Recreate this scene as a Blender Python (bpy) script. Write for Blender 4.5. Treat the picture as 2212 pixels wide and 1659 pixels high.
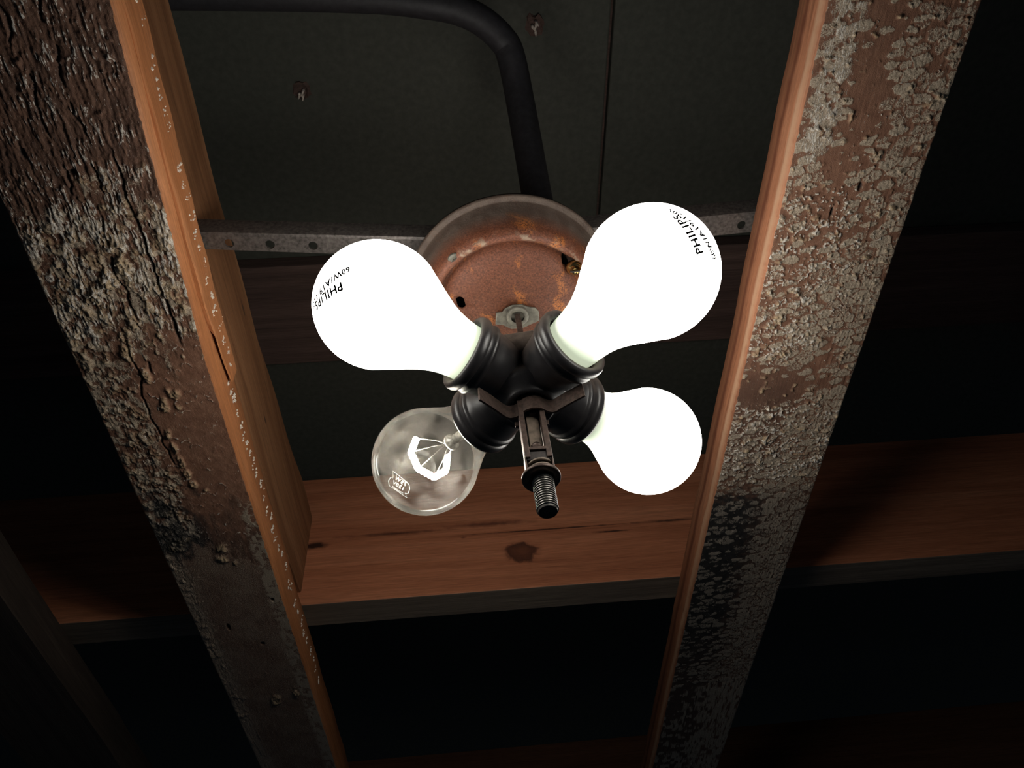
import bpy, bmesh, math, random
import numpy as np
from mathutils import Vector, Matrix

for o in list(bpy.data.objects):
    bpy.data.objects.remove(o)
SC = bpy.context.scene
COL = SC.collection
Z0 = 1600.0                       # camera height above the floor of the shed, millimetres
MM = 0.001

# ------------------------------------------------------------------ camera, world, exposure
AX = np.array([[0.99614, -0.05915, 0.06485], [0.00531, 0.77711, 0.62965], [-0.08765, -0.62687, 0.77441]])
_dy = np.array([14, 2050, 1661.0]); _dy /= np.linalg.norm(_dy)
_dx = np.array([1, -.0594, .0649]); _dx -= _dx.dot(_dy) * _dy; _dx /= np.linalg.norm(_dx)
AX = np.array([_dx, _dy, np.cross(_dx, _dy)])      # rows: world x, y, z in camera (right, down, forward)
FPX = 1661.0
cam = bpy.data.cameras.new('camera')
cam.sensor_width = 36.0
cam.lens = FPX / 2212 * 36.0
cam.clip_start = 0.01
camo = bpy.data.objects.new('camera', cam)
COL.objects.link(camo)
m = Matrix.Identity(4)
for r in range(3):
    m[r][0] = AX[r][0]; m[r][1] = -AX[r][1]; m[r][2] = -AX[r][2]
m[2][3] = Z0 * MM
camo.matrix_world = m
SC.camera = camo

world = bpy.data.worlds.new('world')
SC.world = world
world.use_nodes = True
world.node_tree.nodes['Background'].inputs[0].default_value = (0.55, 0.75, 1.0, 1)
world.node_tree.nodes['Background'].inputs[1].default_value = 0.016   # faint blue fill added to lift the dark gaps, standing for room bounce
SC.view_settings.view_transform = 'Standard'
SC.view_settings.look = 'None'
SC.view_settings.exposure = 0.0
SC.view_settings.gamma = 1.0
SC.view_settings.use_curve_mapping = False
SC.cycles.max_bounces = 4
SC.cycles.use_light_tree = False
SC.cycles.adaptive_threshold = 0.02
SC.cycles.diffuse_bounces = 2
SC.cycles.glossy_bounces = 2
SC.cycles.transparent_max_bounces = 8
SC.cycles.caustics_reflective = False
SC.cycles.caustics_refractive = False
BULB_L = 12.0                      # radiance of the frosted glass
BULB_C = (1.0, 0.955, 0.88)

# ------------------------------------------------------------------ helpers
def ray(u, v):
    return AX @ np.array([(u - 1106.0) / FPX, (v - 829.5) / FPX, 1.0])

ORG = {}                          # world origin (mm) of every object
def link(o, parent, org):
    COL.objects.link(o)
    ORG[o.name] = np.array(org, float)
    if parent is None:
        o.location = (org[0] * MM, org[1] * MM, (org[2] + Z0) * MM)
    else:
        o.parent = parent
        d = np.array(org, float) - ORG[parent.name]
        o.location = d * MM

def tag(o, label, cat, group=None):
    o['label'] = label; o['category'] = cat
    if group: o['group'] = group

def thing(name, org, label, cat, group=None):
    o = bpy.data.objects.new(name, None)
    o.empty_display_size = 0.02
    link(o, None, org)
    tag(o, label, cat, group)
    return o

def part(name, V, F, mat, parent=None, org=None, smooth=True, label=None, mats=None, fmat=None):
    V = np.asarray(V, float)
    if org is None:
        org = ORG[parent.name] if parent is not None else V.mean(0)
    org = np.asarray(org, float)
    me = bpy.data.meshes.new(name)
    me.from_pydata(((V - org) * MM).tolist(), [], [list(map(int, f)) for f in F])
    for mt in (mats or [mat]): me.materials.append(mt)
    if fmat is not None: me.polygons.foreach_set('material_index', np.asarray(fmat, dtype=np.int32))
    if smooth: me.polygons.foreach_set('use_smooth', np.ones(len(me.polygons), dtype=bool))
    me.update()
    o = bpy.data.objects.new(name, me)
    link(o, parent, org)
    if label: o['label'] = label
    return o

def recalc(o, sharp=None):
    bm = bmesh.new(); bm.from_mesh(o.data)
    bmesh.ops.recalc_face_normals(bm, faces=bm.faces)
    if sharp is not None:
        for e in bm.edges:
            if len(e.link_faces) == 2 and e.calc_face_angle(0) > math.radians(sharp): e.smooth = False
    bm.to_mesh(o.data); bm.free()
    return o

def basis(a):
    a = np.array(a, float); a /= np.linalg.norm(a)
    h = np.array([0, 0, 1.0]) if abs(a[2]) < 0.9 else np.array([1.0, 0, 0])
    x = np.cross(h, a); x /= np.linalg.norm(x)
    return x, np.cross(a, x), a

def lathe(prof, c, a=(0, 0, 1), n=40, closed=False):
    """prof: list of (r, t); revolve about axis a through c"""
    x, y, a = basis(a); c = np.array(c, float)
    V, F, rows = [], [], []
    for r, t in prof:
        if r < 1e-6:
            rows.append([len(V)]); V.append(c + a * t)
        else:
            rows.append(list(range(len(V), len(V) + n)))
            for k in range(n):
                q = 2 * math.pi * k / n
                V.append(c + a * t + x * r * math.cos(q) + y * r * math.sin(q))
    pairs = list(zip(rows[:-1], rows[1:]))
    if closed: pairs.append((rows[-1], rows[0]))
    for A, B in pairs:
        for k in range(n):
            k2 = (k + 1) % n
            if len(A) == 1 and len(B) == 1: continue
            if len(A) == 1: F.append((A[0], B[k], B[k2]))
            elif len(B) == 1: F.append((A[k], A[k2], B[0]))
            else: F.append((A[k], A[k2], B[k2], B[k]))
    return V, F

def tube(pts, rad, n=14, caps=True):
    pts = [np.array(p, float) for p in pts]
    V, F = [], []
    t0 = pts[1] - pts[0]
    x, y, _ = basis(t0)
    for i, p in enumerate(pts):
        t = (pts[min(i + 1, len(pts) - 1)] - pts[max(i - 1, 0)]); t /= np.linalg.norm(t)
        x = x - x.dot(t) * t; x /= np.linalg.norm(x); y = np.cross(t, x)
        r = rad[i] if hasattr(rad, '__len__') else rad
        for k in range(n):
            q = 2 * math.pi * k / n
            V.append(p + x * r * math.cos(q) + y * r * math.sin(q))
    for i in range(len(pts) - 1):
        for k in range(n):
            k2 = (k + 1) % n
            F.append((i * n + k, i * n + k2, (i + 1) * n + k2, (i + 1) * n + k))
    if caps:
        F.append(tuple(range(n - 1, -1, -1)))
        F.append(tuple(range((len(pts) - 1) * n, len(pts) * n)))
    return V, F

def box(x0, x1, y0, y1, z0, z1):
    V = [(x, y, z) for z in (z0, z1) for y in (y0, y1) for x in (x0, x1)]
    F = [(0, 2, 3, 1), (4, 5, 7, 6), (0, 1, 5, 4), (2, 6, 7, 3), (0, 4, 6, 2), (1, 3, 7, 5)]
    return V, F

def merge(*parts):
    V, F = [], []
    for v, f in parts:
        n = len(V); V += [tuple(p) for p in v]; F += [tuple(i + n for i in q) for q in f]
    return V, F

def spline(pts, n=8):
    P = [np.array(p, float) for p in pts]
    P = [2 * P[0] - P[1]] + P + [2 * P[-1] - P[-2]]
    out = []
    for i in range(1, len(P) - 2):
        for k in range(n):
            t = k / n
            out.append(0.5 * ((2 * P[i]) + (-P[i - 1] + P[i + 1]) * t + (2 * P[i - 1] - 5 * P[i] + 4 * P[i + 1] - P[i + 2]) * t * t
                              + (-P[i - 1] + 3 * P[i] - 3 * P[i + 1] + P[i + 2]) * t ** 3))
    out.append(P[-2])
    return out

def bevel(o, w, seg=2):
    md = o.modifiers.new('bevel', 'BEVEL'); md.width = w * MM; md.segments = seg; md.limit_method = 'ANGLE'
    return o

# ------------------------------------------------------------------ materials
class NT:
    def __init__(self, name):
        self.m = bpy.data.materials.new(name); self.m.use_nodes = True
        self.t = self.m.node_tree
        self.b = self.t.nodes['Principled BSDF']; self.out = self.t.nodes['Material Output']
    def n(self, typ, **kw):
        nd = self.t.nodes.new(typ)
        for k, v in kw.items():
            if k in ('ins',): 
                for i, val in v.items():
                    if hasattr(val, 'is_output'): self.t.links.new(val, nd.inputs[i])
                    else: nd.inputs[i].default_value = val
            else: setattr(nd, k, v)
        return nd
    def link(self, a, b): self.t.links.new(a, b)
    def coord(self): return self.n('ShaderNodeTexCoord').outputs['Object']
    def scale(self, v, s, off=(0, 0, 0)):
        nd = self.n('ShaderNodeMapping', ins={0: v, 3: s, 1: off}); return nd.outputs[0]
    def noise(self, v, scale=1.0, detail=4.0, rough=.55, dist=0.0):
        nd = self.n('ShaderNodeTexNoise', ins={'Vector': v, 'Scale': scale, 'Detail': detail, 'Roughness': rough, 'Distortion': dist})
        return nd.outputs['Fac']
    def ramp(self, f, stops):
        nd = self.n('ShaderNodeValToRGB', ins={0: f})
        e = nd.color_ramp.elements
        while len(e) < len(stops): e.new(0.5)
        for q, (p, c) in zip(e, stops):
            q.position = p; q.color = (c, c, c, 1) if not hasattr(c, '__len__') else (*c, 1)
        return nd.outputs[0]
    def mix(self, f, a, b, mode='MIX'):
        nd = self.n('ShaderNodeMix', data_type='RGBA', blend_type=mode)
        for i, val in ((0, f), (6, a), (7, b)):
            if hasattr(val, 'is_output'): self.link(val, nd.inputs[i])
            else: nd.inputs[i].default_value = val if not hasattr(val, '__len__') else (*val, 1)[:4]
        return nd.outputs[2]
    def math(self, op, a, b=0.0, clamp=False):
        nd = self.n('ShaderNodeMath', operation=op, use_clamp=clamp, ins={0: a, 1: b}); return nd.outputs[0]
    def bump(self, h, dist=.001, strength=.5):
        nd = self.n('ShaderNodeBump', ins={'Height': h, 'Distance': dist, 'Strength': strength}); self.link(nd.outputs[0], self.b.inputs['Normal'])
    def set(self, **kw):
        for k, v in kw.items():
            s = self.b.inputs[k.replace('_', ' ')]
            if hasattr(v, 'is_output'): self.link(v, s)
            else: s.default_value = (*v, 1) if hasattr(v, '__len__') and len(v) == 3 else v

def plain(name, col, rough=.5, metal=0.0, var=.35, scale=300, spec=.5, bump=.0002):
    t = NT(name); c = t.coord()
    nz = t.noise(c, scale, 5)
    t.set(Base_Color=t.mix(t.ramp(nz, [(.3, 0.), (.7, 1.)]), tuple(x * (1 - var) for x in col), tuple(min(1, x * (1 + var)) for x in col)), Roughness=rough, Metallic=metal)
    t.b.inputs['Specular IOR Level'].default_value = spec
    t.bump(nz, bump, .4)
    return t.m

def wood(name, dark, mid, light, axis, knots=(), cracks=(), rough=.7, seed=0., fine=1.0, lines=.35):
    """pine: grain stretched along axis; knots = [(pos mm local, radii mm)]"""
    t = NT(name); c = t.coord()
    s1 = [70.0, 70.0, 70.0]; s1[axis] = 3.0
    s2 = [420.0, 420.0, 420.0]; s2[axis] = 9.0
    s3 = [1500.0, 1500.0, 1500.0]; s3[axis] = 40.0
    off = (seed, seed * 1.7, seed * .6)
    a = t.noise(t.scale(c, s1, off), 1, 4, .5, .6)
    b = t.noise(t.scale(c, s2, off), 1, 3, .6, .3)
    f = t.noise(t.scale(c, s3, off), 1, 3, .6)
    col = t.ramp(a, [(.28, dark), (.5, mid), (.72, light)])
    col = t.mix(t.math('MULTIPLY', t.ramp(b, [(.5, 0.), (.66, 1.)]), lines), col, tuple(x * .45 for x in mid))
    col = t.mix(.22 * fine, col, t.ramp(f, [(.35, .1), (.65, .9)]), 'OVERLAY')
    wob = t.noise(t.scale(c, (1, 1, 1)), 90, 3)
    for (p, rad, colr, soft) in knots:
        nd = t.n('ShaderNodeVectorMath', operation='SUBTRACT', ins={0: c, 1: [x * MM for x in p]})
        nd2 = t.n('ShaderNodeVectorMath', operation='DIVIDE', ins={0: nd.outputs[0], 1: [x * MM for x in rad]})
        ln = t.n('ShaderNodeVectorMath', operation='LENGTH', ins={0: nd2.outputs[0]}).outputs['Value']
        ln = t.math('ADD', ln, t.math('MULTIPLY', t.math('SUBTRACT', wob, .5), .9))
        k = t.ramp(ln, [(max(.0, .85 - soft), 1.), (min(1., .85 + soft), 0.)])
        col = t.mix(k, col, colr)
    t.set(Base_Color=col, Roughness=rough)
    t.b.inputs['Specular IOR Level'].default_value = .25
    t.bump(t.math('ADD', b, t.math('MULTIPLY', f, .6)), .0006, .5)
    return t.m

def dirt_material(name):
    """crusted underside: R flakes, G dark stain, B tan clumps, second attribute: white ridges, brown tone"""
    t = NT(name); c = t.coord()
    a = t.n('ShaderNodeAttribute', attribute_name='crust'); b = t.n('ShaderNodeAttribute', attribute_name='tone')
    sa = t.n('ShaderNodeSeparateColor', ins={0: a.outputs['Color']}); sb = t.n('ShaderNodeSeparateColor', ins={0: b.outputs['Color']})
    fl, st, tan = sa.outputs; wh, red, gl = sb.outputs
    n1 = t.noise(t.scale(c, (700, 60, 700)), 1, 4)
    n2 = t.noise(c, 1500, 3, .65)
    n3 = t.noise(c, 120, 4)
    nf = t.noise(t.scale(c, (1500, 330, 900)), 1, 3, .6)            # torn fibres, finer than the mesh
    base = t.ramp(n1, [(.3, (.072, .036, .023)), (.5, (.14, .068, .042)), (.72, (.23, .12, .073))])
    base = t.mix(red, base, t.ramp(n3, [(.3, (.19, .086, .052)), (.7, (.30, .155, .098))]))
    base = t.mix(st, base, t.ramp(n3, [(.3, (.012, .012, .012)), (.7, (.034, .030, .028))]))
    flc = t.ramp(n2, [(.3, (.185, .138, .096)), (.5, (.37, .292, .215)), (.7, (.56, .475, .37))])
    flc = t.mix(t.math('MULTIPLY', st, .55), flc, t.ramp(n2, [(.3, (.06, .058, .053)), (.7, (.22, .21, .195))]))
    flm = t.ramp(t.math('ADD', fl, t.math('MULTIPLY', t.math('SUBTRACT', n2, .5), 1.1)), [(.36, 0.), (.58, 1.)])
    col = t.mix(flm, base, flc)
    col = t.mix(tan, col, t.ramp(n2, [(.3, (.28, .19, .105)), (.7, (.60, .46, .29))]))
    whm = t.ramp(t.math('ADD', nf, t.math('MULTIPLY', wh, .46)), [(.66, 0.), (.74, 1.)])
    col = t.mix(whm, col, t.ramp(n2, [(.3, (.44, .39, .34)), (.7, (.76, .71, .64))]))
    t.set(Base_Color=col, Roughness=t.mix(gl, (.85,) * 3, (.45,) * 3))
    t.b.inputs['Specular IOR Level'].default_value = .35
    t.bump(t.math('ADD', t.math('MULTIPLY', n2, .8), t.math('ADD', t.math('MULTIPLY', flm, .5), t.math('MULTIPLY', whm, .6))), .0008, .6)
    return t.m

def rust_material():
    t = NT('rusted_steel'); c = t.coord()
    n1 = t.noise(c, 55, 5, .6, .4); n2 = t.noise(c, 900, 4, .7); n3 = t.noise(c, 150, 4, .6)
    r = t.n('ShaderNodeVectorMath', operation='LENGTH', ins={0: t.scale(c, (1, 1, 0))}).outputs['Value']
    col = t.ramp(n2, [(.28, (.038, .0125, .0065)), (.5, (.092, .030, .0145)), (.72, (.155, .058, .030))])
    col = t.mix(t.math('MULTIPLY', t.ramp(n1, [(.56, 0.), (.66, 1.)]), t.ramp(n2, [(.4, 0.), (.55, 1.)])), col, (.30, .10, .022))
    grey = t.ramp(n3, [(.4, (.060, .047, .038)), (.65, (.09, .074, .060))])
    rim = t.ramp(t.math('MULTIPLY', t.math('SUBTRACT', r, .0555), 300.), [(.0, 0.), (.9, 1.)])   # the painted side wall kept its paint
    col = t.mix(t.math('MULTIPLY', rim, .85), col, grey)
    sh = t.math('MULTIPLY', t.ramp(n3, [(.50, 0.), (.62, 1.)]), t.ramp(t.math('MULTIPLY', t.math('SUBTRACT', r, .047), 120.), [(.15, 0.), (.5, .8), (.95, 0.)]))
    col = t.mix(sh, col, (.21, .165, .12))
    t.set(Base_Color=col, Roughness=t.ramp(n3, [(.3, .5), (.7, .75)]))
    t.b.inputs['Specular IOR Level'].default_value = .3
    t.bump(t.math('ADD', n2, t.math('MULTIPLY', n3, 1.5)), .0006, .5)
    return t.m

def bulb_material():
    t = NT('frosted_lit_glass'); c = t.coord()
    z = t.n('ShaderNodeSeparateXYZ', ins={0: c}).outputs[2]     # local z runs from the bulb centre to its base
    k = t.ramp(t.math('MULTIPLY', z, 12.), [(.26, 1.), (.40, .45), (.50, .16), (.62, .045)])
    col = t.ramp(t.math('MULTIPLY', z, 12.), [(.40, BULB_C), (.60, (.88, 1.0, .72))])
    t.set(Base_Color=(.8, .82, .78), Roughness=.25, Emission_Color=col, Emission_Strength=t.math('MULTIPLY', k, BULB_L))
    t.b.inputs['Coat Weight'].default_value = .3
    return t.m

def clear_glass_material():
    t = NT('dusty_clear_glass'); c = t.coord()
    n1 = t.noise(c, 70, 5, .6, .5); n2 = t.noise(c, 900, 3, .7)
    tr = t.n('ShaderNodeBsdfTransparent', ins={0: (.97, .98, .97, 1)})
    gl = t.n('ShaderNodeBsdfGlossy', ins={0: (1, 1, 1, 1), 1: .06})
    lw = t.n('ShaderNodeLayerWeight', ins={0: .10})
    s1 = t.n('ShaderNodeMixShader', ins={0: t.math('MULTIPLY', lw.outputs['Fresnel'], .9), 1: tr.outputs[0], 2: gl.outputs[0]})
    df = t.n('ShaderNodeBsdfDiffuse', ins={0: (.62, .58, .52, 1)}); tl = t.n('ShaderNodeBsdfTranslucent', ins={0: (.70, .66, .60, 1)})
    dd = t.n('ShaderNodeMixShader', ins={0: .6, 1: df.outputs[0], 2: tl.outputs[0]})
    f = t.math('ADD', t.math('MULTIPLY', t.ramp(n1, [(.40, .0), (.68, 1.)]), .10), t.math('MULTIPLY', t.ramp(n2, [(.60, 0.), (.74, 1.)]), .16))
    f = t.math('ADD', f, .012)
    f = t.math('ADD', f, t.math('MULTIPLY', t.math('POWER', lw.outputs['Facing'], 3.0), .10))
    s2 = t.n('ShaderNodeMixShader', ins={0: f, 1: s1.outputs[0], 2: dd.outputs[0]})
    t.link(s2.outputs[0], t.out.inputs[0])
    return t.m

def emit(name, col, s):
    t = NT(name); c = t.coord()
    t.set(Base_Color=(.2, .2, .2), Emission_Color=col, Emission_Strength=t.math('MULTIPLY', t.ramp(t.noise(c, 500), [(.3, .8), (.7, 1.)]), s))
    return t.m

M_DIRT = dirt_material('crusted_wood_underside')
M_EDGE = wood('orange_pine_edge', (.34, .125, .046), (.43, .168, .066), (.50, .22, .10), 1, rough=.6, seed=3., lines=.25)
M_EDGE_R = wood('pink_pine_edge', (.26, .105, .055), (.36, .150, .078), (.46, .22, .125), 1, rough=.65, seed=9., lines=.5,
                knots=[((-43, 0, 19), (14, 3000, 4.5), (.17, .060, .032), .6), ((-43, 0, 4), (14, 3000, 3.2), (.46, .27, .165), .6)])
M_NAIL = wood('brown_pine_face', (.165, .072, .032), (.25, .115, .053), (.33, .165, .082), 1, rough=.7, seed=5., lines=.5,
              knots=[((2, 150, 70), (6, 10, 2), (.08, .04, .025), .3), ((2, 250, 50), (6, 7, 2), (.08, .04, .025), .3)])
M_JOIST = wood('red_pine_joist_face', (.34, .122, .060), (.43, .162, .082), (.51, .21, .112), 0, rough=.6, seed=1., lines=.30,
               knots=[((51.5, 0, 45), (18, 40, 15), (.030, .011, .008), .12), ((52, 0, 45), (22, 30, 17), (.15, .052, .027), .7),
                      ((-165, 0, 73), (20, 30, 5.5), (.04, .015, .010), .4), ((-80, 0, 82), (75, 30, 3.2), (.115, .040, .022), .7),
                      ((20, 0, 86), (60, 30, 4.5), (.145, .05, .028), .7), ((85, 0, 73), (110, 30, 1.4), (.06, .022, .013), .6), ((150, 0, 64), (26, 30, 1.7), (.045, .018, .012), .6),
                      ((215, 0, 73), (50, 30, 2.6), (.06, .024, .015), .7), ((-8, 0, 70), (4, 30, 2), (.18, .06, .035), .6)])
M_PURLIN = wood('dark_weathered_plank', (.080, .052, .044), (.115, .074, .062), (.155, .10, .083), 0, rough=.85, seed=8.)
M_DECK = plain('dark_olive_sheathing', (.066, .069, .055), .8, var=.18, scale=160, bump=.0003)
M_CONDUIT = plain('dark_grey_steel_tube', (.032, .031, .035), .6, .2, .3, 220)
M_RAIL = plain('grey_weathered_steel_rail', (.115, .10, .092), .5, .45, .5, 420, bump=.0004)
M_RUST = rust_material()
def bakelite():
    t = NT('tan_tinted_black_bakelite'); c = t.coord()
    n = t.noise(c, 240, 4)
    nz = t.n('ShaderNodeSeparateXYZ', ins={0: t.n('ShaderNodeNewGeometry').outputs['Normal']}).outputs[2]
    d = t.ramp(t.math('ADD', nz, t.math('MULTIPLY', n, .7)), [(.0, 0.), (.9, .75)])      # tan tint, strongest on upward faces and reaching the sides
    t.set(Base_Color=t.mix(d, t.ramp(n, [(.3, (.014, .013, .014)), (.7, (.026, .024, .025))]), (.135, .105, .085)), Roughness=t.mix(d, (.36,) * 3, (.8,) * 3))
    t.bump(n, .0002, .3)
    return t.m
M_BLACK = bakelite()
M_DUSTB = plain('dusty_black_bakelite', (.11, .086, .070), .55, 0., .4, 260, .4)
M_TARN = plain('tarnished_brown_steel', (.078, .052, .042), .5, .5, .45, 500)
M_TAN = plain('tan_grimy_steel', (.22, .17, .128), .6, .25, .35, 300)
M_GALV = plain('galvanized_rust_spotted_steel', (.13, .122, .10), .55, .35, .35, 350)
M_THREAD = plain('grey_threaded_steel', (.24, .23, .205), .38, .7, .3, 500)
M_DARKM = plain('dark_blackened_steel', (.045, .038, .036), .5, .5, .3, 400)
M_BRASS = plain('brass', (.62, .44, .17), .22, 1., .25, 300)
M_SCREWB = plain('brass_screw_shell', (.55, .50, .36), .3, .9, .2, 300)
M_WHITE = plain('white_specks', (.66, .58, .50), .8, 0, .25, 900)
M_INK = plain('dark_print_ink', (.012, .012, .012), .8, 0, .1, 900, .1)
M_ETCH = plain('white_etched_print', (.26, .26, .25), .7, 0, .1, 900)
M_FROST = bulb_material()
M_CLEAR = clear_glass_material()
M_FIL = emit('glowing_tungsten', (1., .93, .80), 150.)
M_STEMG = plain('pressed_clear_glass_stem', (.40, .38, .33), .12, 0, .5, 500, .8)
M_WIRE = plain('silver_support_wire', (.2, .19, .17), .3, .9, .15, 500)

# ------------------------------------------------------------------ numpy noise for the crusted undersides
_RND = np.random.RandomState(7)
_TAB = _RND.rand(16, 256, 256)
def vnoise(x, y, s=0):
    T = _TAB[s % 16]
    xi = np.floor(x).astype(int); yi = np.floor(y).astype(int)
    fx = x - xi; fy = y - yi
    fx = fx * fx * (3 - 2 * fx); fy = fy * fy * (3 - 2 * fy)
    a = T[xi & 255, yi & 255]; b = T[(xi + 1) & 255, yi & 255]; c = T[xi & 255, (yi + 1) & 255]; d = T[(xi + 1) & 255, (yi + 1) & 255]
    return (a * (1 - fx) + b * fx) * (1 - fy) + (c * (1 - fx) + d * fx) * fy
def fbm(x, y, s=0, o=4, g=.5):
    r = 0; w = 1; t = 0
    for k in range(o):
        r = r + w * vnoise(x * 2 ** k + 17.3 * k, y * 2 ** k + 5.1 * k, s + k); t += w; w *= g
    return r / t
def worley(x, y, s=0, jit=.85):
    xi = np.floor(x).astype(int); yi = np.floor(y).astype(int)
    f1 = np.full(x.shape, 9.); f2 = np.full(x.shape, 9.); idr = np.zeros(x.shape); dxx = np.zeros(x.shape); dyy = np.zeros(x.shape)
    for i in (-1, 0, 1):
        for j in (-1, 0, 1):
            cx = xi + i; cy = yi + j
            px = cx + .5 + (_TAB[s % 16][cx & 255, cy & 255] - .5) * jit + .5 * (cy & 1)  - .25
            py = cy + .5 + (_TAB[(s + 1) % 16][cx & 255, cy & 255] - .5) * jit
            d = np.hypot(x - px, y - py)
            nearer = d < f1
            f2 = np.where(nearer, f1, np.minimum(f2, d))
            idr = np.where(nearer, _TAB[(s + 2) % 16][cx & 255, cy & 255], idr)
            dxx = np.where(nearer, x - px, dxx); dyy = np.where(nearer, y - py, dyy)
            f1 = np.where(nearer, d, f1)
    return f1, f2, idr, dxx, dyy
def sst(a, b, x):
    t = np.clip((x - a) / (b - a), 0, 1); return t * t * (3 - 2 * t)
def blob(u, v, cu, cv, ru, rv):
    return np.exp(-(((u - cu) / ru) ** 2 + ((v - cv) / rv) ** 2))
def band(x, a, b, w):
    return sst(a - w, a + w, x) * (1 - sst(b - w, b + w, x))

def crust_right(u, v):
    """u 0 inner .. 86 outer, v = distance along the board. returns height (mm), crust rgb, tone rgb"""
    wu = (fbm(u / 6, v / 6, 3) - .5) * 5; wv = (fbm(u / 6, v / 6, 6) - .5) * 4
    f1, f2, idr, dx_, dy_ = worley((u + wu) / 12.5, (v + wv + (u - 40) * .10) / 6.6, 1)
    edge = f2 - f1
    fine = fbm(u / 1.1, v / 1.1, 9, 3); med = fbm(u / 3.5, v / 3.5, 2, 4)
    cov = .46 + .30 * sst(38, 60, u + (v - 200) * .02) * sst(60, 130, v) - .22 * blob(u, v, 34, 130, 14, 90)
    cov += .45 * blob(u, v, 10, 182, 8, 22) + .15 * blob(u, v, 12, 110, 8, 60)
    cov += .22 * blob(u, v, 50, 290, 40, 28) + .7 * blob(u, v, 38, 322, 13, 20) - .65 * blob(u, v, 57, 338, 8, 15)
    cov -= .75 * blob(u, v, 20, 366, 28, 13)
    cov += .30 * sst(395, 440, v) * (1 - sst(455, 490, v)) + .25 * band(v, 375, 470, 15) * sst(45, 70, u)
    cov += .02 * sst(470, 500, v) + .22 * sst(480, 520, v) * sst(40, 65, u)
    cov += (idr - .5) * .42
    ell = np.hypot(dx_, dy_)
    fl = sst(-.05, .05, cov - .14 - ell * .95 + (med - .5) * .30) * sst(.03, .11, edge + (fine - .5) * .08)
    fl *= (.62 + .38 * sst(.35, .55, fine)) * (.60 + .40 * sst(.25, .6, (idr * 7.3) % 1.0))
    smear = band(v, 85, 182, 12) * band(u, 4, 22, 5) * sst(.40, .56, med + .08)
    fl = np.maximum(fl, smear * .8)
    g = fbm(u / 1.5 + 40, v / 1.2, 11, 3)
    gden = .0 + .26 * band(v, 205, 345, 30) * (1 - sst(30, 70, u) * .6) + .34 * band(v, 374, 465, 16) * (1 - .45 * sst(35, 80, u)) - .5 * blob(u, v, 22, 362, 26, 12)
    clump = sst(.44, .62, fbm(u / 7, v / 4, 5, 3))
    grit = sst(.78 - gden * .45, .88 - gden * .42, g + .13 * clump * sst(.05, .2, gden))
    lump = sst(.70, .82, fbm(u / 6 + 9, v / 4, 4, 4) + .13 * blob(u, v, 16, 310, 16, 40) + .12 * blob(u, v, 25, 420, 22, 22) + .08 * blob(u, v, 66, 240, 12, 40) - .3 * sst(470, 500, v))
    grain = (fbm(u / 1.0, v / 18, 8, 3) - .5)
    h = .34 * fl * (.5 + 1.0 * fine) + grit * .95 * (.4 + fine) + lump * 1.5 * (.3 + 1.4 * fine) + grain * .55 * (.3 + sst(50, 70, u)) + (fine - .5) * .18
    h += .35 * fl * sst(.26, .06, edge)
    st = sst(458, 492, v + (med - .5) * 40) * (1 - .5 * sst(28, 66, u + (med - .5) * 30)) * (1 - .3 * sst(650, 800, v))
    st = np.maximum(st, .40 * band(v, 350, 470, 22) * (1 - sst(30, 60, u)))
    red = .45 + .5 * blob(u, v, 57, 338, 10, 18) + .35 * blob(u, v, 35, 230, 28, 80)
    wh = np.clip(grit * .75 * (1 - .4 * st) + .28 * smear + .25 * fl * blob(u, v, 8, 182, 9, 22) + .16 * fl * (1 - st) * sst(.3, .1, edge), 0, 1)
    holes = np.maximum(blob(u, v, 48, 205, 1.2, 2.5), blob(u, v, 34, 222, .8, 4))
    h -= 2.5 * holes; st = np.maximum(st, sst(.3, .6, holes)); fl = fl * (1 - sst(.2, .5, holes)); wh = wh * (1 - sst(.2, .5, holes))
    tan = np.clip(lump * (.35 + .5 * sst(.45, .6, med)) + .3 * grit, 0, 1)
    return h, (fl, st, tan), (np.clip(wh, 0, 1), np.clip(red, 0, 1), .25 * np.ones_like(u))

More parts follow.
